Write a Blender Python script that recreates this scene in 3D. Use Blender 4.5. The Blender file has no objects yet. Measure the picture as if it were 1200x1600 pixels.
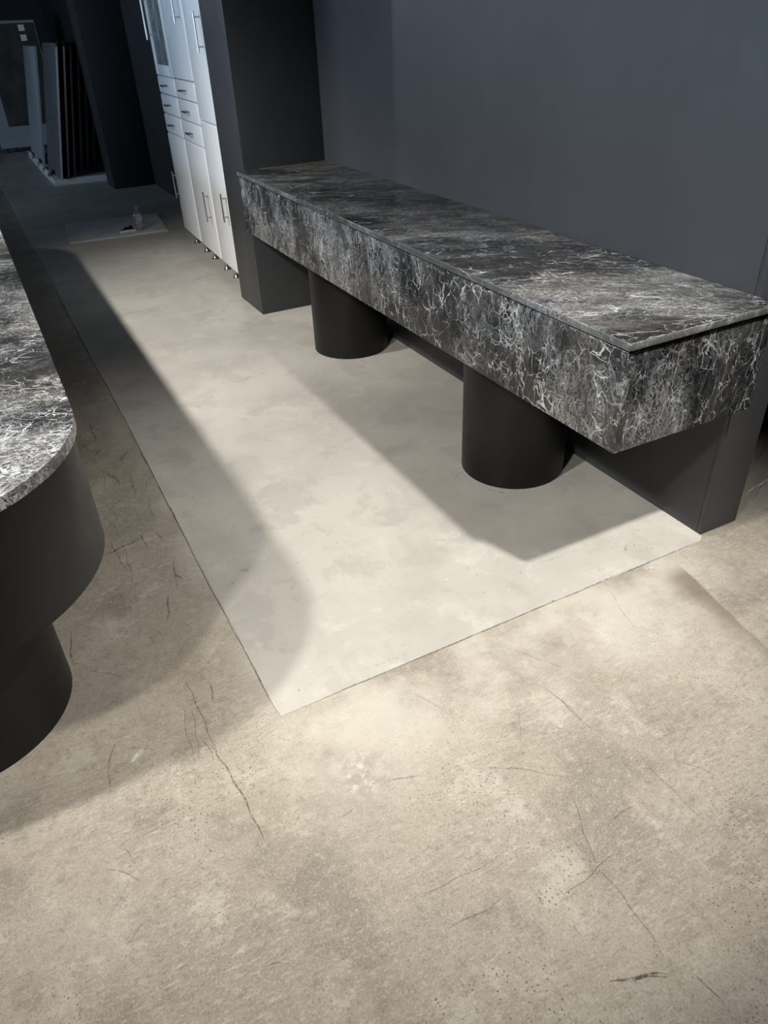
import bpy, bmesh, math, random
from mathutils import Vector, Matrix
random.seed(7)
scene = bpy.context.scene
COL = scene.collection

# ------------------------------------------------------------------ camera
CX, CH = -1.898, 1.55
YAW, PITCH, ROLL, FPX = 0.4589, 0.5948, -0.0459, 1152.33
def cam_basis():
    f = Vector((math.sin(YAW)*math.cos(PITCH), math.cos(YAW)*math.cos(PITCH), -math.sin(PITCH)))
    r = Vector((math.cos(YAW), -math.sin(YAW), 0)); u = r.cross(f)
    r2 = r*math.cos(ROLL) + u*math.sin(ROLL); u2 = -r*math.sin(ROLL) + u*math.cos(ROLL)
    return r2, u2, f
r_, u_, f_ = cam_basis()
cam = bpy.data.cameras.new('camera'); camo = bpy.data.objects.new('camera', cam); COL.objects.link(camo)
camo.matrix_world = Matrix(((r_.x, u_.x, -f_.x, CX), (r_.y, u_.y, -f_.y, 0), (r_.z, u_.z, -f_.z, CH), (0, 0, 0, 1)))
cam.sensor_fit = 'HORIZONTAL'; cam.sensor_width = 36; cam.lens = FPX/1200*36; cam.clip_start = .05; cam.clip_end = 100
scene.camera = camo

# ------------------------------------------------------------------ world, lights, exposure
w = bpy.data.worlds.new('world'); scene.world = w; w.use_nodes = True
bg = w.node_tree.nodes['Background']; bg.inputs['Color'].default_value = (.60, .78, 1, 1); bg.inputs['Strength'].default_value = 20.0
vs = scene.view_settings
vs.view_transform = 'Standard'; vs.look = 'None'; vs.exposure = 0.0; vs.gamma = 1; vs.use_curve_mapping = False

def spot(name, loc, target, power, angle, blend=.5, size=.05, color=(1, .93, .82)):
    l = bpy.data.lights.new(name, 'SPOT'); l.energy = power; l.color = color
    l.spot_size = math.radians(angle); l.spot_blend = blend; l.shadow_soft_size = size
    o = bpy.data.objects.new(name, l); COL.objects.link(o); o.location = loc
    o.rotation_euler = (Vector(target)-Vector(loc)).to_track_quat('-Z', 'Y').to_euler()
    return o
WARM = (1, .965, .905)
spot('track_spot_island_a', (-3.25, 1.14, 3.0), (-1.0, 2.4, 0), 390, 74, .75, .07, WARM)
spot('track_spot_island_b', (-3.35, -.12, 3.0), (-1.35, 1.75, 0), 310, 58, .9, .085, WARM)
spot('track_spot_wall_c', (-.167, .14, 3.0), (-.9, 1.65, 0), 560, 58, .9, .06, WARM)
spot('track_spot_aisle_f', (-3.25, 3.6, 3.0), (-1.25, 4.6, 0), 620, 66, 1.0, .06, WARM)
spot('track_spot_far_d', (-2.7, 8.3, 3.0), (0, 2.5, 1.35), 170, 34, .8, .04, (.85, .92, 1))

# ------------------------------------------------------------------ node helper
class NT:
    def __init__(s, mat): s.t = mat.node_tree; s.n = s.t.nodes; s.l = s.t.links
    def set(s, sock, v):
        if isinstance(v, bpy.types.NodeSocket): s.l.new(v, sock)
        elif v is not None:
            if isinstance(v, (tuple, list)) and len(v) == 3 and sock.type == 'RGBA': v = (*v, 1)
            sock.default_value = v
    def math(s, op, a, b=None, c=None, clamp=False):
        n = s.n.new('ShaderNodeMath'); n.operation = op; n.use_clamp = clamp
        for i, v in enumerate((a, b, c)):
            if v is not None: s.set(n.inputs[i], v)
        return n.outputs[0]
    def vmath(s, op, a, b=None, scale=None):
        n = s.n.new('ShaderNodeVectorMath'); n.operation = op; s.set(n.inputs[0], a)
        if b is not None: s.set(n.inputs[1], b)
        if scale is not None: s.set(n.inputs['Scale'], scale)
        return n.outputs['Value'] if op in ('LENGTH', 'DOT_PRODUCT', 'DISTANCE') else n.outputs['Vector']
    def coord(s): return s.n.new('ShaderNodeTexCoord').outputs['Object']
    def mapping(s, v, loc=(0, 0, 0), rot=(0, 0, 0), sc=(1, 1, 1)):
        n = s.n.new('ShaderNodeMapping'); s.l.new(v, n.inputs[0]); n.inputs['Location'].default_value = loc
        n.inputs['Rotation'].default_value = rot; n.inputs['Scale'].default_value = sc; return n.outputs[0]
    def noise(s, v, sc, det=4, rough=.55, dist=0, color=False):
        n = s.n.new('ShaderNodeTexNoise'); s.l.new(v, n.inputs['Vector']); n.inputs['Scale'].default_value = sc
        n.inputs['Detail'].default_value = det; n.inputs['Roughness'].default_value = rough; n.inputs['Distortion'].default_value = dist
        return n.outputs['Color'] if color else n.outputs['Fac']
    def voro(s, v, sc, feat='DISTANCE_TO_EDGE', rnd=1):
        n = s.n.new('ShaderNodeTexVoronoi'); n.feature = feat; s.l.new(v, n.inputs['Vector']); n.inputs['Scale'].default_value = sc
        n.inputs['Randomness'].default_value = rnd; return n.outputs['Distance']
    def mr(s, v, a, b, c=0, d=1, smooth=True):
        n = s.n.new('ShaderNodeMapRange'); n.interpolation_type = 'SMOOTHSTEP' if smooth else 'LINEAR'
        s.set(n.inputs['Value'], v)
        for k, x in zip(('From Min', 'From Max', 'To Min', 'To Max'), (a, b, c, d)): s.set(n.inputs[k], x)
        return n.outputs[0]
    def mix(s, f, a, b, mode='MIX'):
        n = s.n.new('ShaderNodeMix'); n.data_type = 'RGBA'; n.blend_type = mode
        s.set(n.inputs[0], f); s.set(n.inputs[6], a); s.set(n.inputs[7], b); return n.outputs[2]
    def bump(s, h, strength, dist=.01):
        n = s.n.new('ShaderNodeBump'); s.l.new(h, n.inputs['Height']); n.inputs['Strength'].default_value = strength
        n.inputs['Distance'].default_value = dist; return n.outputs[0]
    def out(s, col, rough, spec=.5, normal=None, metal=0, **kw):
        b = s.n.get('Principled BSDF')
        s.set(b.inputs['Base Color'], col); s.set(b.inputs['Roughness'], rough)
        s.set(b.inputs['Specular IOR Level'], spec); s.set(b.inputs['Metallic'], metal)
        if normal is not None: s.l.new(normal, b.inputs['Normal'])
        for k, v in kw.items(): s.set(b.inputs[k.replace('_', ' ')], v)

def newmat(name):
    m = bpy.data.materials.new(name); m.use_nodes = True; return m, NT(m)

def paint(name, col, rough=.5, spec=.4, var=.08, sc=3, orange=.02, metal=0, **kw):
    m, t = newmat(name); c = t.coord()
    n = t.noise(c, sc, 3); f = t.mr(n, .3, .7, 1-var, 1+var)
    v = t.vmath('SCALE', t.n.new('ShaderNodeRGB').outputs[0], scale=f)
    v.node.inputs[0].links[0].from_node.outputs[0].default_value = (*col, 1)
    nr = t.bump(t.noise(c, 260, 2), orange, .002) if orange else None
    rr = t.mr(t.noise(c, 11, 3), .3, .7, rough*.93, rough*1.07)
    t.out(v, rr, spec, nr, metal, **kw); return m

# marble: dark stone with a web of white veins
def marble(name, offs, rot=(0, 0, 0), sc=(1, 1, 1), light=1.0, rough=.3, grey=1.0, crack=1.0, freq=1.0, floor_=0, pre=0):
    m, t = newmat(name)
    c0 = t.mapping(t.mapping(t.coord(), rot=(0, 0, pre)), offs, rot, sc)
    def warp(v, sc_, amt, det=3):
        d = t.vmath('SUBTRACT', t.noise(v, sc_, det, .6, color=True), (.5, .5, .5))
        return t.vmath('ADD', v, t.vmath('SCALE', d, scale=amt))
    cw = warp(c0, 3, .2); cf = warp(cw, 24, .03, 4)
    wn = t.noise(c0, 14, 4, .65)
    def line(d, w0, w1): return t.mr(d, t.mr(wn, .38, .66, w0*.3, w1*.35), t.mr(wn, .38, .66, w0, w1), 1, 0)
    def ridge(v, sc_, det, w0, w1, rough_=.55): return line(t.math('ABSOLUTE', t.math('SUBTRACT', t.noise(v, sc_, det, rough_), .5)), w0, w1)
    band = t.mr(t.noise(cw, 2.2, 4, .6), .40, .60)
    patch = t.mr(t.noise(t.mapping(cw, (3, 7, 1)), 4.0, 4, .6), .40, .56)
    gate = t.mr(t.noise(t.mapping(c0, (1, 5, 3)), 9, 3), .40, .56)
    gate2 = t.mr(t.noise(t.mapping(c0, (8, 2, 6)), 15, 3), .42, .58)
    va = t.math('MULTIPLY', line(t.voro(cf, 11*freq), .003, .03), t.math('MULTIPLY', gate, .95*crack))
    vb = t.math('MULTIPLY', line(t.voro(t.mapping(cf, (2, 4, 1)), 21*freq), .006, .042), t.math('MULTIPLY', t.math('MULTIPLY_ADD', patch, .65, .12), t.math('MULTIPLY', gate2, crack)))
    vc = t.math('MULTIPLY', t.mr(t.voro(cf, 48*freq), .01, .07, 1, 0), t.math('MULTIPLY', t.math('MULTIPLY', patch, band), .5))
    r1 = t.math('MULTIPLY', ridge(t.mapping(cf, (5, 1, 8)), 6*freq, 3, .001, .007), t.mr(gate2, 0, 1, .3, .9))
    hair = t.math('MULTIPLY', ridge(t.mapping(cf, (1, 3, 2), (.4, .3, .2), (1, 1, .5)), 40, 5, .012, .05, .65), t.math('MULTIPLY_ADD', band, .30*grey, .06))
    web = t.math('MAXIMUM', t.math('MAXIMUM', va, vb), t.math('MAXIMUM', vc, t.math('MAXIMUM', r1, hair)))
    cloud = t.noise(cf, 6, 6, .68)
    base = t.mix(t.mr(cloud, .36, .64), (.006, .0062, .0072), (.022, .0225, .024))
    base = t.mix(t.math('MULTIPLY', t.math('MULTIPLY', band, t.mr(cloud, .3, .58)), .55*grey), base, (.075, .074, .072))
    vein = t.mix(t.mr(t.noise(c0, 3, 2), .45, .62), (.66*light, .69*light, .73*light), (.62*light, .62*light, .60*light))
    if floor_: base = t.mix(floor_, base, (.16, .165, .17))
    t.out(t.mix(web, base, vein), t.mr(cloud, .3, .7, rough*.85, rough*1.15), .42); return m

# a soft-edged line between two floor points, and a soft blob
def make_groups():
    g = bpy.data.node_groups.new('scratch_line', 'ShaderNodeTree')
    for nm, ty in (('P', 'NodeSocketVector'), ('A', 'NodeSocketVector'), ('B', 'NodeSocketVector'), ('W', 'NodeSocketFloat'), ('I', 'NodeSocketFloat')):
        g.interface.new_socket(nm, in_out='INPUT', socket_type=ty)
    g.interface.new_socket('M', in_out='OUTPUT', socket_type='NodeSocketFloat')
    class H: pass
    h = H(); h.node_tree = g; t = NT(h)
    i = g.nodes.new('NodeGroupInput'); o = g.nodes.new('NodeGroupOutput')
    pa = t.vmath('SUBTRACT', i.outputs['P'], i.outputs['A']); ba = t.vmath('SUBTRACT', i.outputs['B'], i.outputs['A'])
    k = t.math('DIVIDE', t.vmath('DOT_PRODUCT', pa, ba), t.vmath('DOT_PRODUCT', ba, ba), clamp=True)
    d = t.vmath('LENGTH', t.vmath('SUBTRACT', pa, t.vmath('SCALE', ba, scale=k)))
    tap = t.math('MULTIPLY', i.outputs['W'], t.mr(t.math('ABSOLUTE', t.math('SUBTRACT', k, .5)), .2, .5, 1, .35))
    mm = t.math('MULTIPLY', t.mr(d, 0, tap, 1, 0), i.outputs['I']); t.l.new(mm, o.inputs[0])
    return g
SCRATCH = make_groups()
def scratches(t, P, lines):
    acc = None
    for (x0, y0, x1, y1, wd, it) in lines:
        n = t.n.new('ShaderNodeGroup'); n.node_tree = SCRATCH; t.l.new(P, n.inputs['P'])
        n.inputs['A'].default_value = (x0, y0, 0); n.inputs['B'].default_value = (x1, y1, 0)
        n.inputs['W'].default_value = wd; n.inputs['I'].default_value = it
        acc = n.outputs[0] if acc is None else t.math('MAXIMUM', acc, n.outputs[0])
    return acc
def flat(t, P): return t.vmath('MULTIPLY', P, (1, 1, 0))

RAW = [(-1.766, 1.59, -1.763, 1.295), (-1.768, 1.332, -1.74, 1.02), (-1.794, 1.506, -1.816, 1.325), (-1.78, 1.485, -1.806, 1.319), (-1.781, 1.375, -1.778, 1.271), (-1.703, 1.562, -1.721, 1.478), (-1.986, 1.467, -2.021, 1.39), (-2.021, 1.39, -2.027, 1.319), (-1.819, 2.616, -1.788, 2.381), (-1.788, 2.381, -1.811, 2.026), (-1.856, 2.147, -1.857, 1.981), (-1.866, 2.325, -1.727, 2.367), (-2.022, 1.974, -2.04, 1.813), (-2.033, 1.824, -1.931, 1.707), (-1.729, 3.427, -1.73, 3.201), (-1.803, 3.177, -1.751, 3.292), (-1.745, 2.917, -1.711, 2.796), (-1.702, 3.108, -1.709, 3.001), (-1.052, 0.775, -1.135, 0.582), (-1.123, 0.596, -1.135, 0.394), (-1.515, 0.737, -1.309, 0.723), (-0.9, 1.067, -0.886, 0.891), (-0.899, 1.048, -0.892, 0.918), (-1.257, 0.414, -1.151, 0.373), (-1.223, 0.396, -1.154, 0.37), (-1.104, 0.347, -1.097, 0.284), (-1.561, 0.982, -1.522, 0.993), (-1.43, 1.015, -1.341, 0.992), (-1.178, 0.928, -1.042, 0.818), (-1.042, 0.667, -0.946, 0.676), (-2.07, 1.124, -2.008, 1.058), (-2.021, 1.15, -2.019, 1.112), (-1.983, 0.84, -1.96, 0.841), (-1.838, 0.763, -1.797, 0.75), (-1.804, 2.607, -1.699, 2.704), (-1.88, 2.653, -1.796, 2.654), (-1.594, 3.358, -1.583, 3.062), (-1.476, 0.648, -1.335, 0.645), (-1.23, 0.587, -1.068, 0.611), (-0.839, 0.773, -0.838, 0.572)]
BOLD = {1: (.0045, .5), 0: (.004, .45), 5: (.007, .4), 11: (.012, .45), 14: (.009, .4), 16: (.012, .4), 23: (.005, .6), 24: (.004, .6), 6: (.0028, .6), 7: (.0028, .6), 12: (.005, .45), 18: (.002, .5), 20: (.002, .4)}

def floor_material():
    m, t = newmat('worn_concrete'); c = t.coord(); P = flat(t, c)
    wob = t.vmath('ADD', P, t.vmath('SCALE', t.vmath('SUBTRACT', t.noise(P, 9, 3, color=True), (.5, .5, .5)), scale=.02))
    big = t.noise(P, 1.3, 5, .6); mid = t.noise(P, 5.5, 6, .65); fin = t.noise(P, 46, 5, .7); gr = t.noise(P, 190, 3, .7)
    m8 = t.noise(wob, 7, 9, .72); b8 = t.noise(t.mapping(wob, (4, 2, 0)), 2.4, 7, .68)
    col = t.mix(t.mr(big, .3, .7), (.255, .226, .183), (0.320, 0.287, 0.234))
    col = t.mix(t.math('MULTIPLY', t.mr(b8, .50, .64), .62), col, (0.172, 0.150, 0.122))
    col = t.mix(t.math('MULTIPLY', t.mr(b8, .47, .33), .6), col, (0.371, 0.341, 0.285))
    col = t.mix(t.math('MULTIPLY', t.mr(m8, .52, .66), .6), col, (0.426, 0.400, 0.339))
    col = t.mix(t.math('MULTIPLY', t.mr(m8, .47, .34), .6), col, (0.176, 0.156, 0.127))
    col = t.mix(t.math('MULTIPLY', t.mr(fin, .54, .66), .42), col, (0.426, 0.400, 0.339))
    col = t.mix(t.math('MULTIPLY', t.mr(fin, .46, .34), .45), col, (0.134, 0.119, 0.096))
    col = t.mix(t.math('MULTIPLY', t.mr(gr, .53, .65), .38), col, (0.463, 0.437, 0.376))
    col = t.mix(t.math('MULTIPLY', t.mr(gr, .47, .34), .42), col, (0.102, 0.089, 0.071))
    # brushed fibres of the trowelled skin, in two directions
    for k, (ang, sd) in enumerate(((.5, 0), (-.6, 5))):
        fb = t.noise(t.mapping(wob, (sd, 1, 0), (0, 0, ang), (28, 130, 1)), 1, 4, .65)
        msk = t.mr(t.noise(t.mapping(P, (sd, 3, 0)), 2.2, 4), .45, .6)
        col = t.mix(t.math('MULTIPLY', t.mr(fb, .54, .66), t.math('MULTIPLY', msk, .45)), col, (0.172, 0.151, 0.127))
        col = t.mix(t.math('MULTIPLY', t.mr(fb, .44, .34), t.math('MULTIPLY', msk, .4)), col, (0.463, 0.433, 0.367))
    # pinholes
    pit = t.math('MULTIPLY', t.mr(t.voro(P, 85, 'F1'), .09, .2, 1, 0), t.mr(t.noise(P, 3.5, 4), .45, .6))
    col = t.mix(t.math('MULTIPLY', pit, .75), col, (0.093, 0.079, 0.064))
    p2 = t.math('MULTIPLY', t.mr(t.voro(t.mapping(P, (.4, .2, 0)), 160, 'F1'), .1, .24, 1, 0), t.mr(t.noise(t.mapping(P, (5, 1, 0)), 5, 4), .45, .58))
    col = t.mix(t.math('MULTIPLY', p2, .6), col, (0.124, 0.107, 0.090))
    # pale band beside the screed edge, stands in for stronger light near the seam
    sx = t.n.new('ShaderNodeSeparateXYZ'); t.l.new(wob, sx.inputs[0]); X, Y = sx.outputs[0], sx.outputs[1]
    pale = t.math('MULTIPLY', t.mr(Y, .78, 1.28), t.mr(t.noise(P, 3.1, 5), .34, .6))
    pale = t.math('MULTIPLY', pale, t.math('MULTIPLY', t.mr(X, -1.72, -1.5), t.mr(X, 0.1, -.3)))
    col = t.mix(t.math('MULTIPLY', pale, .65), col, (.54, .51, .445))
    # aggregate patch
    dd = t.vmath('LENGTH', t.vmath('SUBTRACT', wob, (-1.475, 1.06, 0)))
    agg = t.math('MULTIPLY', t.mr(dd, .03, .13, 1, 0), t.mr(t.noise(P, 28, 4, .7), .42, .58))
    col = t.mix(t.math('MULTIPLY', agg, .6), col, (.24, .21, .19))
    ag2 = t.math('MULTIPLY', t.mr(dd, .02, .07, 1, 0), t.mr(t.noise(P, 36, 3, .7), .52, .6))
    col = t.mix(t.math('MULTIPLY', ag2, .5), col, (.55, .52, .46))
    # damp-looking brown trace of an old partition, crisp on its outer side
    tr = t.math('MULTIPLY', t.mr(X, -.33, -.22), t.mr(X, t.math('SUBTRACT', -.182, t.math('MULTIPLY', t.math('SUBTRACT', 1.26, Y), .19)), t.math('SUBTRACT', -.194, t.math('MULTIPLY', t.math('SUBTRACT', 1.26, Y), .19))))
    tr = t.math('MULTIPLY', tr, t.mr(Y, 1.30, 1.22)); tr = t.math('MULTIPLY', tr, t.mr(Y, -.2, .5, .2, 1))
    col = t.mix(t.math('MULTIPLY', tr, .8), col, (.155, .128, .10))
    # older, greyer floor behind the partition, darkened further as wall shade; also along the island
    old_shaded = t.math('MULTIPLY', t.mr(X, .05, .2), t.mr(Y, 1.3, 1.42)); col = t.mix(t.math('MULTIPLY', old_shaded, .7), col, (.135, .122, .118))
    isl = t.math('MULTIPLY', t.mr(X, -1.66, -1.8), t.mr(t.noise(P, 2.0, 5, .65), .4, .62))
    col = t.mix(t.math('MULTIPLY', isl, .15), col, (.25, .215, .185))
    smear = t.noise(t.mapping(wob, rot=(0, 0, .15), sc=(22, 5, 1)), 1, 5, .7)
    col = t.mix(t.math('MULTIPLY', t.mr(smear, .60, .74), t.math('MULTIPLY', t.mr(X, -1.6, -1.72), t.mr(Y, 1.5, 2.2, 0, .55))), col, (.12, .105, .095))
    hgt = t.math('ADD', t.math('MULTIPLY', fin, .5), t.math('MULTIPLY', gr, .25)); hgt = t.math('SUBTRACT', hgt, t.math('MULTIPLY', pit, .6))
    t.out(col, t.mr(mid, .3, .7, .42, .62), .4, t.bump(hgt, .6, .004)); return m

def screed_material():
    m, t = newmat('smooth_screed'); c = t.coord(); P = flat(t, c)
    wob = t.vmath('ADD', P, t.vmath('SCALE', t.vmath('SUBTRACT', t.noise(P, 4, 4, color=True), (.5, .5, .5)), scale=.12))
    big = t.noise(wob, 1.1, 4, .55); mid = t.noise(wob, 3.6, 5, .6); fin = t.noise(P, 30, 4, .6)
    col = t.mix(t.mr(big, .32, .68), (.395, .375, .34), (.505, .483, .437))
    col = t.mix(t.math('MULTIPLY', t.mr(mid, .53, .62), .5), col, (.345, .327, .298))
    col = t.mix(t.math('MULTIPLY', t.mr(mid, .36, .3), .35), col, (.545, .525, .475))
    col = t.mix(t.math('MULTIPLY', t.mr(fin, .6, .75), .12), col, (.36, .33, .28))
    # smudges towards the seam at the near edge
    sx = t.n.new('ShaderNodeSeparateXYZ'); t.l.new(P, sx.inputs[0]); Y = sx.outputs[1]; X = sx.outputs[0]
    sm = t.math('MULTIPLY', t.mr(Y, 1.75, 1.4), t.mr(t.noise(wob, 7, 5, .6), .54, .6))
    col = t.mix(t.math('MULTIPLY', sm, .35), col, (.36, .335, .295))
    m9 = t.noise(wob, 6, 9, .7)
    col = t.mix(t.math('MULTIPLY', t.mr(m9, .52, .66), .38), col, (.335, .317, .286))
    col = t.mix(t.math('MULTIPLY', t.mr(m9, .46, .34), .4), col, (.57, .55, .50))
    g9 = t.noise(P, 150, 3, .7); col = t.mix(t.math('MULTIPLY', t.mr(g9, .5, .7), .2), col, (.36, .33, .285))
    streak = t.noise(t.mapping(wob, rot=(0, 0, .1), sc=(3.2, 1.0, 1)), 1, 3)
    col = t.mix(t.math('MULTIPLY', t.mr(streak, .56, .63), .35), col, (.37, .345, .31))
    grit = t.math('MULTIPLY', t.mr(t.voro(P, 30, 'F1'), .05, .1, 1, 0), t.mr(t.noise(P, 2.7, 3), .44, .58))
    col = t.mix(t.math('MULTIPLY', grit, .8), col, (.09, .08, .07))
    g2 = t.math('MULTIPLY', t.mr(t.voro(t.mapping(P, (.3, .6, 0)), 17, 'F1'), .05, .1, 1, 0), t.mr(t.noise(P, 2.1, 3), .54, .6))
    col = t.mix(t.math('MULTIPLY', g2, .5), col, (.66, .63, .57))
    P2 = flat(t, t.vmath('ADD', P, t.vmath('SCALE', t.vmath('SUBTRACT', t.noise(P, 20, 3, color=True), (.5, .5, .5)), scale=.03)))
    L = [(-1.47, 1.99, -1.43, 1.985, .022, .6), (-1.50, 1.96, -1.52, 1.93, .012, .5), (-.47, 1.99, -.42, 1.93, .012, .45), (-.53, 2.11, -.50, 2.14, .01, .45), (-.47, 1.87, -.55, 1.90, .007, .45),
         (-.58, 1.52, -.40, 1.50, .004, .35), (-1.32, 1.373, -1.16, 1.367, .004, .5), (-.30, 1.42, -.24, 1.45, .006, .7), (-.9, 2.9, -.82, 3.05, .005, .35), (-.72, 3.66, -.60, 3.60, .006, .4), (-1.43, 2.2, -1.40, 2.28, .006, .35)]
    sc = t.math('MULTIPLY', scratches(t, P2, L), t.mr(t.noise(P, 70, 3), .42, .6))
    col = t.mix(sc, col, (.10, .09, .08))
    t.out(col, t.mr(mid, .3, .7, .36, .55), .42, t.bump(t.math('ADD', t.math('MULTIPLY', fin, .3), t.math('MULTIPLY', mid, .8)), .12, .004)); return m

def mark_material(name, col, lo, hi):
    m, t = newmat(name); o = t.n['Material Output']; tr = t.n.new('ShaderNodeBsdfTransparent'); mx = t.n.new('ShaderNodeMixShader')
    t.out(col, .7, .2); at = t.n.new('ShaderNodeAttribute'); at.attribute_name = 'ink'
    f = t.math('MULTIPLY', at.outputs['Fac'], t.mr(t.noise(t.coord(), 70, 3, .6), .35, .6, lo, hi))
    t.l.new(f, mx.inputs[0]); t.l.new(tr.outputs[0], mx.inputs[1]); t.l.new(t.n['Principled BSDF'].outputs[0], mx.inputs[2]); t.l.new(mx.outputs[0], o.inputs[0]); return m

M = {}
M['scuff'] = mark_material('dark_scuff', (.09, .075, .06), .25, 1); M['palemark'] = mark_material('pale_scuff', (.66, .65, .62), .4, 1)
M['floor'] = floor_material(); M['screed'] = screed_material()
M['wall'] = paint('anthracite_wall_paint', (.050, .052, .058), .5, .4, .05)
M['pillar'] = paint('anthracite_pillar_paint', (.034, .036, .041), .45, .4, .05)
M['darkwall'] = paint('black_wall_paint', (.018, .019, .021), .6, .3)
M['black'] = paint('black_laminate', (.0065, .0065, .007), .42, .28, .08)
M['blackin'] = paint('black_carcass_board', (.012, .012, .012), .6, .3)
M['ceil'] = paint('dark_ceiling_paint', (.05, .05, .052), .9, .2)
M['plaster'] = paint('grey_plaster', (.22, .22, .23), .8, .3)
M['white'] = paint('white_gloss_lacquer', (.84, .86, .88), .22, .5, .015, 2, .01)
M['white_in'] = paint('white_board', (.68, .69, .70), .5, .4, .02)
M['steel'] = paint('brushed_steel', (.50, .50, .48), .3, .5, .05, 8, 0, 1.0)
M['nickel'] = paint('dark_nickel', (.22, .215, .20), .38, .5, .05, 8, 0, 1.0)
M['rackwhite'] = paint('rack_grey_white', (.44, .44, .43), .5, .4, .04)
M['rackframe'] = paint('aluminium_grey', (.22, .235, .25), .45, .4, .05)
M['tile'] = paint('brown_stone_tile', (.04, .036, .03), .45, .4, .3, 5)
M['darkboard'] = paint('dark_board_back', (.035, .03, .03), .6, .3, .2)
M['label'] = paint('paper_label', (.62, .62, .6), .7, .3, .05)
M['foam'] = paint('white_polystyrene', (.75, .76, .78), .7, .3, .04, 20)
M['blackcloth'] = paint('black_rubber', (.008, .008, .008), .7, .3)
M['boardgrey'] = paint('pale_grey_fibreboard', (.52, .525, .53), .65, .3, .08, 6)
def grain_material():
    m, t = newmat('weathered_wood_tile'); c = t.mapping(t.coord(), sc=(3, 3, .5))
    g = t.noise(t.mapping(c, sc=(14, 14, 1)), 2, 5, .65); k = t.noise(c, 3, 4)
    col = t.mix(t.mr(g, .35, .65), (.045, .047, .05), (.12, .125, .135)); col = t.mix(t.mr(k, .55, .7, 0, .5), col, (.09, .09, .10))
    t.out(col, .55, .3, t.bump(g, .2, .002)); return m
M['woodtile'] = grain_material()
def clear_plastic():
    m, t = newmat('clear_plastic'); t.out((.95, .97, 1), .06, .5); b = t.n['Principled BSDF']
    b.inputs['Transmission Weight'].default_value = 1; b.inputs['IOR'].default_value = 1.12
    n = t.noise(t.coord(), 40, 2); t.set(b.inputs['Roughness'], t.mr(n, .3, .7, .03, .12)); return m

def pane_material(name, tint, gl, haze=0):
    m, t = newmat(name); o = t.n['Material Output']; tr = t.n.new('ShaderNodeBsdfTransparent'); gs = t.n.new('ShaderNodeBsdfGlossy')
    tr.inputs[0].default_value = (*tint, 1); t.set(gs.inputs['Roughness'], t.mr(t.noise(t.coord(), 3, 2), .3, .7, .03, .06))
    mx = t.n.new('ShaderNodeMixShader'); mx.inputs[0].default_value = gl
    t.l.new(tr.outputs[0], mx.inputs[1]); t.l.new(gs.outputs[0], mx.inputs[2]); last = mx.outputs[0]
    if haze:
        df = t.n.new('ShaderNodeBsdfDiffuse'); df.inputs[0].default_value = (.30, .32, .32, 1); m2 = t.n.new('ShaderNodeMixShader')
        t.set(m2.inputs[0], t.mr(t.noise(t.coord(), 9, 3), .3, .7, haze*.7, haze*1.3)); t.l.new(last, m2.inputs[1]); t.l.new(df.outputs[0], m2.inputs[2]); last = m2.outputs[0]
    t.l.new(last, o.inputs[0]); return m
M['pane'] = pane_material('window_glass', (.95, .97, .98), .06)
M['clear'] = pane_material('clear_plastic', (.93, .95, .97), .2, .06)
M['vitrine'] = pane_material('cabinet_glass', (.75, .79, .79), .25, .4)
M['marble_top'] = marble('dark_veined_marble_top', (1.3, .4, 2), (0, 0, 0), (.6, 1.35, 1), .66, .33, 1.25, .9, 1.6, .02, .55)
M['marble_front'] = marble('dark_veined_marble_front', (4.1, .9, .3), (.2, 0, 0), (1, 1, .75), .85, .3, 1.3, 1, 1.5, .015)
M['marble_front2'] = marble('dark_veined_marble_front_slab', (7.7, 3.2, 1.1), (-.3, 0, .1), (1, 1, .75), .8, .3, 1.5, .9, 1.4, .03)
M['marble_end'] = marble('dark_veined_marble_end', (2.7, 6.1, 4.4), (0, .7, 0), (1.4, 1, .7), .62, .3, .9, .75, 1.5)
M['marble_island'] = marble('grey_veined_marble_island', (11.2, 4.7, 3.3), (0, 0, 0), (.8, 1.35, 1), .95, .28, 2.4, 1.1, 1.75, .08, .25)
M['marble_edge'] = marble('ground_marble_edge', (3.2, 4.7, .3), (0, 0, -.5), (1, 1, 1), .5, .3, 2.0, .6, 1.6, .35)

# ------------------------------------------------------------------ mesh helpers
def to_obj(name, bm, mat, parent=None, smooth=False, angle=40):
    me = bpy.data.meshes.new(name); bmesh.ops.recalc_face_normals(bm, faces=bm.faces); bm.to_mesh(me); bm.free()
    me.materials.append(mat if not isinstance(mat, str) else M[mat])
    if smooth:
        for p in me.polygons: p.use_smooth = True
        try: me.set_sharp_from_angle(angle=math.radians(angle))
        except Exception: pass
    o = bpy.data.objects.new(name, me); COL.objects.link(o)
    if parent is not None: o.parent = parent
    return o
def add_box(bm, lo, hi, bev=0, seg=2):
    b = bmesh.new(); bmesh.ops.create_cube(b, size=1)
    for v in b.verts:
        for i in range(3): v.co[i] = lo[i] + (v.co[i]+.5)*(hi[i]-lo[i])
    if bev: bmesh.ops.bevel(b, geom=b.edges[:], offset=bev, segments=seg, affect='EDGES', profile=.5)
    me = bpy.data.meshes.new('tmp'); b.to_mesh(me); b.free(); bm.from_mesh(me); bpy.data.meshes.remove(me)
def box(name, lo, hi, mat, parent=None, bev=0, seg=2):
    bm = bmesh.new(); add_box(bm, lo, hi, bev, seg); return to_obj(name, bm, mat, parent, bool(bev))
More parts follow.
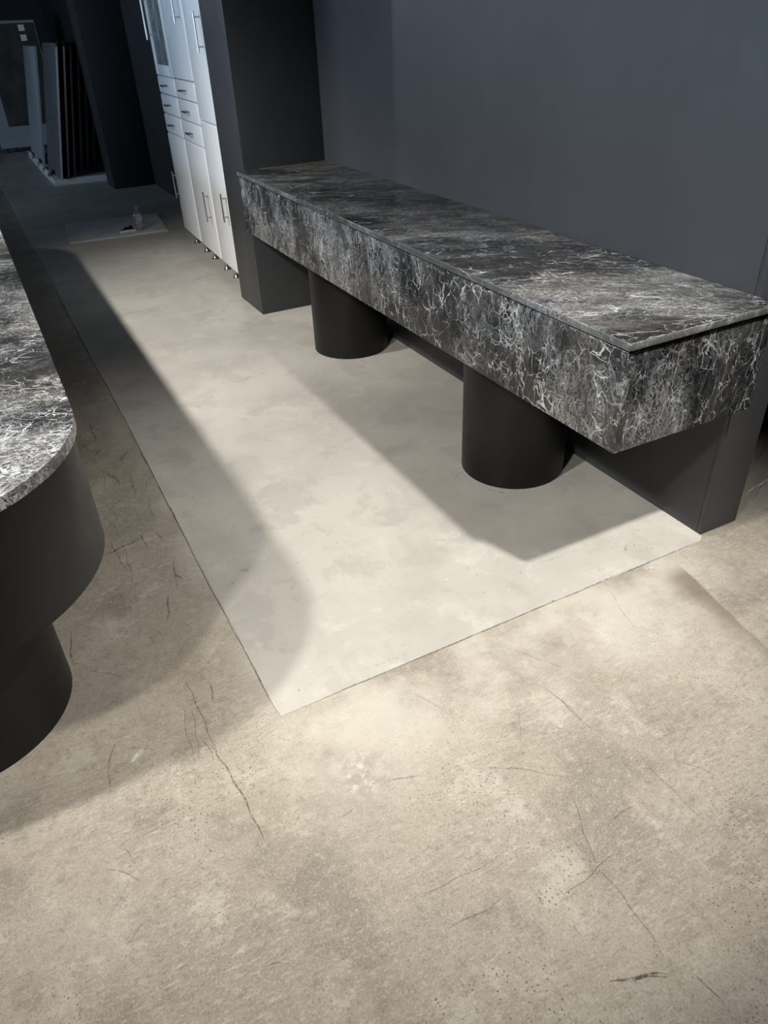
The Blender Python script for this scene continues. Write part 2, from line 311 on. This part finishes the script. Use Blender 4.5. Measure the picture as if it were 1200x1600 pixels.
def add_prism(bm, outline, z0, z1, bev=0, seg=3, top_only=False):
    b = bmesh.new(); vb = [b.verts.new((x, y, z0)) for x, y in outline]; vt = [b.verts.new((x, y, z1)) for x, y in outline]
    n = len(outline); b.faces.new(vb[::-1]); b.faces.new(vt)
    for i in range(n): b.faces.new((vb[i], vb[(i+1) % n], vt[(i+1) % n], vt[i]))
    if bev:
        b.edges.ensure_lookup_table()
        es = [e for e in b.edges if abs(e.verts[0].co.z-e.verts[1].co.z) < 1e-6 and (not top_only or e.verts[0].co.z > z0+1e-6)]
        bmesh.ops.bevel(b, geom=es, offset=bev, segments=seg, affect='EDGES', profile=.5)
    me = bpy.data.meshes.new('tmp'); b.to_mesh(me); b.free(); bm.from_mesh(me); bpy.data.meshes.remove(me)
def prism(name, outline, z0, z1, mat, parent=None, bev=0, seg=3, top_only=False):
    bm = bmesh.new(); add_prism(bm, outline, z0, z1, bev, seg, top_only); return to_obj(name, bm, mat, parent, True)
def add_cyl(bm, a, b, r, n=12, r2=None):
    a, b = Vector(a), Vector(b); d = b-a; q = d.to_track_quat('Z', 'Y'); r2 = r if r2 is None else r2
    va = [bm.verts.new(a+q@Vector((r*math.cos(2*math.pi*i/n), r*math.sin(2*math.pi*i/n), 0))) for i in range(n)]
    vb = [bm.verts.new(b+q@Vector((r2*math.cos(2*math.pi*i/n), r2*math.sin(2*math.pi*i/n), 0))) for i in range(n)]
    bm.faces.new(va[::-1]); bm.faces.new(vb)
    for i in range(n): bm.faces.new((va[i], va[(i+1) % n], vb[(i+1) % n], vb[i]))
def lathe(bm, c, prof, n=24):
    rings = []
    for r, z in prof: rings.append([bm.verts.new((c[0]+r*math.cos(2*math.pi*i/n), c[1]+r*math.sin(2*math.pi*i/n), c[2]+z)) for i in range(n)])
    for a, b in zip(rings, rings[1:]):
        for i in range(n): bm.faces.new((a[i], a[(i+1) % n], b[(i+1) % n], b[i]))
    bm.faces.new(rings[0][::-1]); bm.faces.new(rings[-1])
def circle(cx, cy, r, n): return [(cx+r*math.cos(2*math.pi*i/n), cy+r*math.sin(2*math.pi*i/n)) for i in range(n)]
def empty(name, loc=(0, 0, 0), rz=0):
    o = bpy.data.objects.new(name, None); COL.objects.link(o); o.location = loc; o.rotation_euler[2] = rz; o.empty_display_size = .1; return o
def tag(o, label, cat, group=None, kind=None):
    o['label'] = label; o['category'] = cat
    if group: o['group'] = group
    if kind: o['kind'] = kind
    return o
def struct(o, label=None, cat=None):
    o['kind'] = 'structure'
    if label: o['label'] = label
    if cat: o['category'] = cat
    return o

# ------------------------------------------------------------------ the setting
ZC = 3.3
XL, XR, YN, YF = -8.0, 5.0, -4.0, 16.0
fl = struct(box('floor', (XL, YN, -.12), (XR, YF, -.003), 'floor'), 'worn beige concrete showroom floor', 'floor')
# poured screed strip with a slightly ragged edge
edge = []
rr = random.Random(11)
y = YF-.01
while y > 1.345:
    edge.append((-1.578+rr.uniform(-.002, .002) + .004*math.sin(y*2.3), y)); y -= .06
x = -1.575
while x < .0:
    edge.append((x, 1.335+rr.uniform(-.0012, .0012)+.002*math.sin(x*5))); x += .05
edge += [(.0, 1.352), (.0, YF-.01)]
sc_ = prism('screed_layer', edge, -.06, 0, 'screed', fl, .0012, 1, True)
sc_['label'] = 'smooth pale screed strip between counter and island'
def marks(name, lines, mat, z, parent, seed, wav=1):
    rd = random.Random(seed); bm = bmesh.new(); ly = bm.verts.layers.float.new('ink')
    for (x0, y0, x1, y1, wd, it) in lines:
        L = math.hypot(x1-x0, y1-y0); n = max(5, int(L/.012)); nx, ny = -(y1-y0)/L, (x1-x0)/L
        bow = rd.uniform(-.04, .04)*L*wav; ph = rd.uniform(0, 6); prev = None
        for k in range(n+1):
            u = k/n; o_ = bow*math.sin(math.pi*u) + .0022*wav*math.sin(ph+u*L*60) + rd.uniform(-.0007, .0007)
            cx, cy = x0+(x1-x0)*u+nx*o_, y0+(y1-y0)*u+ny*o_
            hw = wd*.75*(.25+.75*math.sin(math.pi*min(1, max(0, u)))**.6)*rd.uniform(.7, 1.2)
            row = []
            for sgn in (-1, 0, 1):
                v = bm.verts.new((cx+nx*hw*sgn, cy+ny*hw*sgn, z)); v[ly] = min(1, it*1.4) if sgn == 0 else 0.0; row.append(v)
            if prev:
                for j in (0, 1): bm.faces.new((prev[j], prev[j+1], row[j+1], row[j]))
            prev = row
    o = to_obj(name, bm, mat, parent); o['kind'] = 'stuff'; return o
rnd = random.Random(3)
LN = [(*q, *BOLD.get(i, (.0026, .4))) for i, q in enumerate(RAW)]
for i in range(40):
    x, y = rnd.uniform(-2.1, .1), rnd.uniform(.15, 1.2); a = rnd.uniform(0, math.pi); l = rnd.uniform(.04, .22)
    LN.append((x, y, x+l*math.cos(a), y+l*math.sin(a), rnd.uniform(.0014, .0022), rnd.uniform(.15, .35)))
for i in range(14):
    x, y = rnd.uniform(.25, 1.1), rnd.uniform(1.2, 2.4); a = rnd.uniform(.2, .8); l = rnd.uniform(.15, .5)
    LN.append((x, y, x+l*math.cos(a), y+l*math.sin(a), .005, .45))
for i in range(22):
    x, y = rnd.uniform(-1.85, -1.62), rnd.uniform(1.7, 3.6); a = rnd.gauss(1.5, .35); l = rnd.uniform(.05, .25)
    LN.append((x, y, x+l*math.cos(a)*.6, y+l*math.sin(a), rnd.uniform(.002, .006), rnd.uniform(.3, .6)))
SE = []
x = -1.45
while x < -.1:
    l = rnd.uniform(.1, .3); SE.append((x, 1.3345, min(x+l, -.08), 1.3355, rnd.uniform(.002, .004), rnd.uniform(.35, .75))); x += l*.93
y = 1.40
while y < 2.9:
    l = rnd.uniform(.08, .25); SE.append((-1.5795, y, -1.5785, y+l, rnd.uniform(.002, .005), rnd.uniform(.2, .6))); y += l*.95
q = marks('seam_dirt', SE, 'scuff', .0004, fl, 9, .15); q['label'] = 'dark dirt line along the screed seam'
sm = marks('scuff_marks', LN, 'scuff', -.0027, fl, 5); sm['label'] = 'dark scratches and scuffs in the concrete'
sm = marks('pale_marks', [(-1.965, 1.385, -1.925, 1.41, .016, .6), (.349, 1.465, .60, 1.505, .005, .6), (-.30, 1.322, -.255, 1.30, .016, .8)], 'palemark', -.0027, fl, 6)
struct(box('ceiling', (XL, YN, ZC), (XR, YF, ZC+.1), 'ceil'), 'dark ceiling above the frame', 'ceiling')
struct(box('wall_far', (0, 6.62, -.002), (.173, YF, ZC), 'darkwall'), 'black painted wall beyond the white cabinets', 'wall')
wr = struct(box('wall_right', (0, 1.379, -.002), (.173, 6.62, ZC), 'wall', None, .0015, 1), 'anthracite painted partition wall behind the counter', 'wall')
ep = box('end_panel', (-.0005, 1.36, -.002), (.1735, 1.3785, ZC), 'wall', wr, .002, 2)
struct(box('wall_pillar_near', (-.504, 4.415, -.002), (0, 4.833, ZC), 'pillar', None, .003, 2), 'anthracite pillar where the counter ends', 'pillar')
struct(box('wall_pillar_far', (-.46, 9.43, -.002), (0, 9.87, ZC), 'darkwall', None, .003, 2), 'black pillar beside the sample rack', 'pillar')
struct(box('wall_back', (XL, YF, -.1), (XR, YF+.1, ZC), 'darkwall'), 'black back wall of the showroom', 'wall')
struct(box('wall_front', (XL, YN-.1, -.1), (XR, YN, ZC), 'plaster'), 'wall behind the camera', 'wall')
struct(box('wall_far_right', (XR, YN, -.1), (XR+.1, YF, ZC), 'plaster'), 'grey wall of the room behind the partition', 'wall')
# unseen low wall, added to keep window daylight off the aisle floor
struct(box('wall_daylight_blocker', (-4.62, -1.0, -.1), (-4.5, 7.8, 1.12), 'plaster'), 'unseen low grey wall left of the island, added to block daylight', 'wall')
# left wall with three wide daylight windows
bm = bmesh.new(); WIN = [(2.4, 5.4), (6.0, 9.0)]; Z0, Z1 = .3, 2.1
ys = [YN]+[v for a in WIN for v in a]+[YF]
for a, b in zip(ys[::2], ys[1::2]): add_box(bm, (XL-.2, a, -.1), (XL, b, ZC))
for a, b in WIN:
    add_box(bm, (XL-.2, a, -.1), (XL, b, Z0)); add_box(bm, (XL-.2, a, Z1), (XL, b, ZC))
struct(to_obj('wall_left', bm, 'plaster'), 'grey window wall across the room', 'wall')
for i, (a, b) in enumerate(WIN):
    bm = bmesh.new()
    for k in range(4):
        yy = a+(b-a-.06)*k/3; add_box(bm, (XL-.14, yy, Z0), (XL-.06, yy+.06, Z1))
    add_box(bm, (XL-.14, a, Z0), (XL-.06, b, Z0+.06)); add_box(bm, (XL-.14, a, Z1-.06), (XL-.06, b, Z1))
    wn = struct(to_obj('window_%d' % (i+1), bm, 'rackframe'), 'wide shop window in the left wall', 'window')
    for k in range(3):
        y0 = a+(b-a-.06)*k/3+.06; y1 = a+(b-a-.06)*(k+1)/3
        box('pane', (XL-.104, y0, Z0+.06), (XL-.096, y1, Z1-.06), 'pane', wn)
    l = bpy.data.lights.new('daylight_portal', 'AREA'); l.shape = 'RECTANGLE'; l.size = Z1-Z0; l.size_y = b-a; l.cycles.is_portal = True
    lo = bpy.data.objects.new('daylight_portal', l); COL.objects.link(lo); lo.location = (XL-.22, (a+b)/2, (Z0+Z1)/2); lo.rotation_euler = (0, -math.pi/2, 0)

# ------------------------------------------------------------------ wall counter
D, Y0, Y1, T, TS, B = .551, 1.288, 4.413, .839, .816, .512
ct = tag(empty('marble_counter', (0, 0, 0)), 'long dark veined marble counter on two black round columns along the anthracite wall', 'counter')
wt = box('worktop', (-D, Y0, TS), (-.001, Y1, T), 'marble_top', ct, .004, 3)
def edge_faces(o):
    o.data.materials.append(M['marble_edge'])
    for p in o.data.polygons: p.material_index = 1 if abs(p.normal.z) < .8 else 0
edge_faces(wt)
AF = -D+.012
SEAM = 2.89
box('front_panel', (AF, SEAM+.001, B), (AF+.02, Y1, TS-.008), 'marble_front2', ct, .0015, 1)
box('front_panel', (AF, Y0+.012, B), (AF+.02, SEAM-.001, TS-.008), 'marble_front', ct, .0015, 1)
box('side_panel', (AF+.0205, Y0+.012, B), (-.001, Y0+.032, TS-.008), 'marble_end', ct, .0015, 1)
box('carcass', (AF+.021, Y0+.033, B+.004), (-.001, Y1-.001, TS-.0005), 'blackin', ct)
for cx, cy in ((-.262, 2.105), (-.255, 3.64)):
    prism('column', circle(cx, cy, .206, 72), 0, B+.006, 'black', ct, .002, 2)

# ------------------------------------------------------------------ island
def rrect(x0, x1, y0, y1, r, n=20):
    pts = []
    for (cx, cy, a) in ((x1-r, y1-r, 0), (x0+r, y1-r, 90), (x0+r, y0+r, 180), (x1-r, y0+r, 270)):
        for k in range(n+1):
            t = math.radians(a+90*k/n); pts.append((cx+r*math.cos(t), cy+r*math.sin(t)))
    return pts
IX0, IX1, IY0, IY1 = -2.815, -1.843, 1.28, 6.2
isl = tag(empty('island_counter', (0, 0, 0)), 'rounded island counter with grey veined marble top and black curved skirt', 'counter')
prism('worktop', rrect(IX0, IX1, IY0, IY1, .40, 28), TS-.004, T, 'marble_island', isl, .0115, 5)
i_ = .012
prism('skirt', rrect(IX0+i_, IX1-i_, IY0+i_, IY1-i_, .40-i_, 28), B, TS-.006, 'black', isl, .002, 2)
for cy in (1.79, 5.69):
    prism('column', circle(-2.33, cy, .28, 80), -.003, B+.004, 'black', isl, .002, 2)

# ------------------------------------------------------------------ tall white cabinets
CAB_RZ = -.035
def vhandle(bm, x, y, z0, z1):
    add_cyl(bm, (x-.034, y, z0), (x-.034, y, z1), .006, 12)
    for z in (z0+.03, z1-.03): add_cyl(bm, (x-.034, y, z), (x, y, z), .0045, 10)
def hhandle(bm, x, y0, y1, z):
    add_cyl(bm, (x-.03, y0, z), (x-.03, y1, z), .006, 12)
    for y in (y0+.02, y1-.02): add_cyl(bm, (x-.03, y, z), (x, y, z), .0045, 10)
def leg(parent, x, y):
    bm = bmesh.new(); lathe(bm, (x, y, 0), [(.026, 0), (.026, .006), (.015, .016), (.013, .03), (.013, .085), (.02, .09), (.02, .104)], 16)
    to_obj('leg', bm, 'steel', parent, True)
def cabinet(y0, y1, kind, label, sx):
    w_ = y1-y0; c = tag(empty('tall_cabinet', (-.463+.035*(y0-4.98), y0, 0), CAB_RZ), label, 'cabinet', 'white tall cabinets in a row')
    bx, dx = .0, .40                              # local x: door front at 0, depth to dx ; local y 0..w_
    DT = .027; ZB, ZT = .105, 2.12
    bm = bmesh.new(); P = .016
    add_box(bm, (DT+.002, .001, ZB), (dx, P, ZT)); add_box(bm, (DT+.002, w_-P, ZB), (dx, w_-.001, ZT))
    add_box(bm, (DT+.002, P, ZB), (dx, w_-P, ZB+P)); add_box(bm, (DT+.002, P, ZT-P), (dx, w_-P, ZT)); add_box(bm, (dx-.008, P, ZB+P), (dx, w_-P, ZT-P))
    for z in (.83, 1.22): add_box(bm, (DT+.01, P, z-P/2), (dx-.008, w_-P, z+P/2))
    to_obj('body', bm, 'white_in', c)
    def front(nm, z0, z1):
        return box(nm, (0, .004, z0+.002), (DT, w_-.004, z1-.002), 'white', c, .0125, 4)
    def hd(par, *a, fn=vhandle, mat='steel'):
        bm = bmesh.new(); fn(bm, *a); h = to_obj('handle', bm, mat, par, True); return h
    if kind == 'flat':
        d = front('door', ZB, 1.01); hd(d, 0, sx, .45, .625); d = front('door', 1.01, ZT); hd(d, 0, sx, 1.395, 1.60)
    else:
        d = front('door', ZB, .838); hd(d, 0, sx, .36, .56)
        for z0, z1 in ((.838, .972), (.972, 1.105), (1.105, 1.225)):
            q = front('drawer', z0, z1); hd(q, 0, w_/2-.05, w_/2+.05, (z0+z1)/2, fn=hhandle, mat='nickel')
        if kind == 'plain':
            d = front('door', 1.225, ZT); hd(d, 0, sx, 1.545, 1.75)
        else:
            z0, z1 = 1.227, ZT; s = .085; bm = bmesh.new()
            add_box(bm, (0, .0025, z0), (DT, s, z1), .004); add_box(bm, (0, w_-s, z0), (DT, w_-.0025, z1), .004)
            add_box(bm, (0, s-.002, z0), (DT, w_-s+.002, z0+.07), .004); add_box(bm, (0, s-.002, z1-.07), (DT, w_-s+.002, z1), .004)
            d = to_obj('door', bm, 'white', c, True); hd(d, 0, sx, 1.45, 1.72)
            g = box('pane', (.007, s-.003, z0+.066), (.011, w_-s+.003, z1-.066), 'vitrine', d); g['label'] = 'smoked glass pane of the cabinet door'
            for z in (1.52, 1.8): box('shelf', (.03, P+.001, z), (dx-.01, w_-P-.001, z+.006), 'vitrine', c)
    for lx in (.062, dx-.05):
        for ly in (.125, w_-.115): leg(c, lx, ly)
    return c
cabinet(4.895, 5.400, 'flat', 'white tall cabinet with two plain doors, right beside the anthracite pillar', .10)
cabinet(5.408, 5.985, 'plain', 'white tall cabinet with three drawers and solid doors, middle of the three cabinets', .085)
cabinet(5.997, 6.575, 'glass', 'white tall cabinet with three drawers and glass upper door, farthest from the counter', .50)

# ------------------------------------------------------------------ board, bottle and tray on the far floor
tag(prism('floor_board', [(-1.292, 7.09), (-.452, 7.03), (-.375, 7.80), (-1.212, 7.86)], 0, .014, 'boardgrey', None, .001, 1), 'pale grey rectangular board lying flat on the far floor', 'board')
bo = tag(empty('plastic_bottle', (-.665, 7.16, .014)), 'clear empty plastic bottle standing on the grey board', 'bottle')
bm = bmesh.new()
lathe(bm, (0, 0, 0), [(.030, 0), (.036, .004), (.036, .03), (.033, .036), (.036, .042), (.036, .075), (.033, .08), (.037, .09), (.045, .105), (.047, .125), (.042, .145), (.030, .162), (.016, .175), (.0135, .182), (.0135, .196)], 28)
to_obj('bottle_body', bm, 'clear', bo, True)
bm = bmesh.new(); lathe(bm, (0, 0, .1965), [(.0155, -.008), (.0155, .008), (.014, .010)], 20); to_obj('bottle_cap', bm, 'clear', bo, True)
tag(box('foam_strip', (-.845, 7.155, .014), (-.705, 7.20, .026), 'foam', None, .003), 'white foam strip lying on the grey board in front of black rag', 'foam strip')
bm = bmesh.new(); n = 10
prof = [(-.07, 0), (-.05, .012), (-.03, .024), (-.012, .034), (0, .030), (.010, .024), (.022, .036), (.034, .044), (.045, .026), (.055, 0)]
va = [bm.verts.new((-.765+a, 7.215+.004*math.sin(i*2), .014+z)) for i, (a, z) in enumerate(prof)]
vm = [bm.verts.new((-.765+a*.95, 7.245, .014+z*.95)) for i, (a, z) in enumerate(prof)]
vb = [bm.verts.new((-.765+a*.8, 7.28+.006*math.cos(i), .014+z*.45)) for i, (a, z) in enumerate(prof)]
for A_, B_ in ((va, vm), (vm, vb)):
    for i in range(n-1): bm.faces.new((A_[i], A_[i+1], B_[i+1], B_[i]))
bm.faces.new(va); bm.faces.new(vb[::-1]); bm.faces.new((va[0], vm[0], vb[0], vb[-1], vm[-1], va[-1]))
tag(to_obj('black_rag', bm, 'blackcloth', None, True, 60), 'small crumpled black rag on the grey board beside the bottle', 'rag')

# ------------------------------------------------------------------ sample rack in the dark corner
rk = tag(empty('sample_rack', (0, 0, 0)), 'tile sample rack with leaning dark boards on a low white base', 'display rack')
prism('base', [(-1.02, 10.14), (-.02, 10.02), (-.02, 12.95), (-1.02, 13.05)], 0, .07, 'rackwhite', rk, .004, 2)
def board(name, par, x, y, z, lean, L, h, th, mat, dx=-.03):
    bm = bmesh.new(); add_box(bm, (0, 0, 0), (th, L, h), .0025, 1)
    for v in bm.verts: v.co.x += lean*v.co.z/h + dx*v.co.y
    o = to_obj(name, bm, mat, par, True); o.location = (x, y, z); return o
spots_ = [(-.945, 9.96), (-.862, 10.08), (-.78, 10.21), (-.67, 10.41), (-.573, 10.56), (-.461, 10.76), (-.35, 10.97)]
for i, (x, y) in enumerate(spots_):
    board('sample_board', rk, x, max(y, 10.12)-.05*(i == 0), .071, .30, .95, 1.34, .022, 'woodtile' if i == 0 else 'darkboard')
    bm = bmesh.new(); add_box(bm, (0, -.004, .0), (.022, 0, 1.30), .001, 1)
    for v in bm.verts: v.co.x += .30*v.co.z/1.34
    o = to_obj('edge_strip', bm, 'rackwhite', rk); o.location = (x, max(y, 10.12)-.05*(i == 0)-.0005, .075)
board('sample_board', rk, -.985, 11.45, .071, .26, 1.05, 1.30, .03, 'rackframe')
for k, yy in enumerate((10.45, 10.95, 11.5, 12.2)):
    bm = bmesh.new(); add_box(bm, (0, 0, 0), (.03, .28, .006)); 
    for v in bm.verts: v.co.z += v.co.x*2.2
    add_box(bm, (.03, 0, -.05), (.036, .28, .07))
    o = to_obj('label_holder', bm, 'rackwhite', rk); o.location = (-1.058, yy, .05)
    q = box('label_card', (-.001, .06, .008), (.002, .22, .056), 'darkboard', o); q.location = (.012, 0, .016); q.rotation_euler[1] = math.radians(25)

ds = tag(empty('tile_display_stand', (0, 0, 0)), 'wheeled stand holding a large dark brown tile in a grey frame', 'display stand')
yb = 13.6
box('panel', (-1.33, yb, .06), (-.42, yb+.05, 1.66), 'rackframe', ds, .004, 1)
tl = box('tile', (-1.145, yb-.012, .345), (-.445, yb-.001, 1.625), 'tile', ds, .002, 1)
for zz in (1.53, 1.41):
    box('label_card', (-.655, yb-.014, zz), (-.575, yb-.012, zz+.075), 'label', tl)
for xx in (-1.25, -1.12, -.52):
    bm = bmesh.new(); add_cyl(bm, (xx-.014, yb+.02, .03), (xx+.014, yb+.02, .03), .03, 18); add_box(bm, (xx-.018, yb+.005, .03), (xx+.018, yb+.035, .062)); to_obj('caster', bm, 'blackin', ds, True)
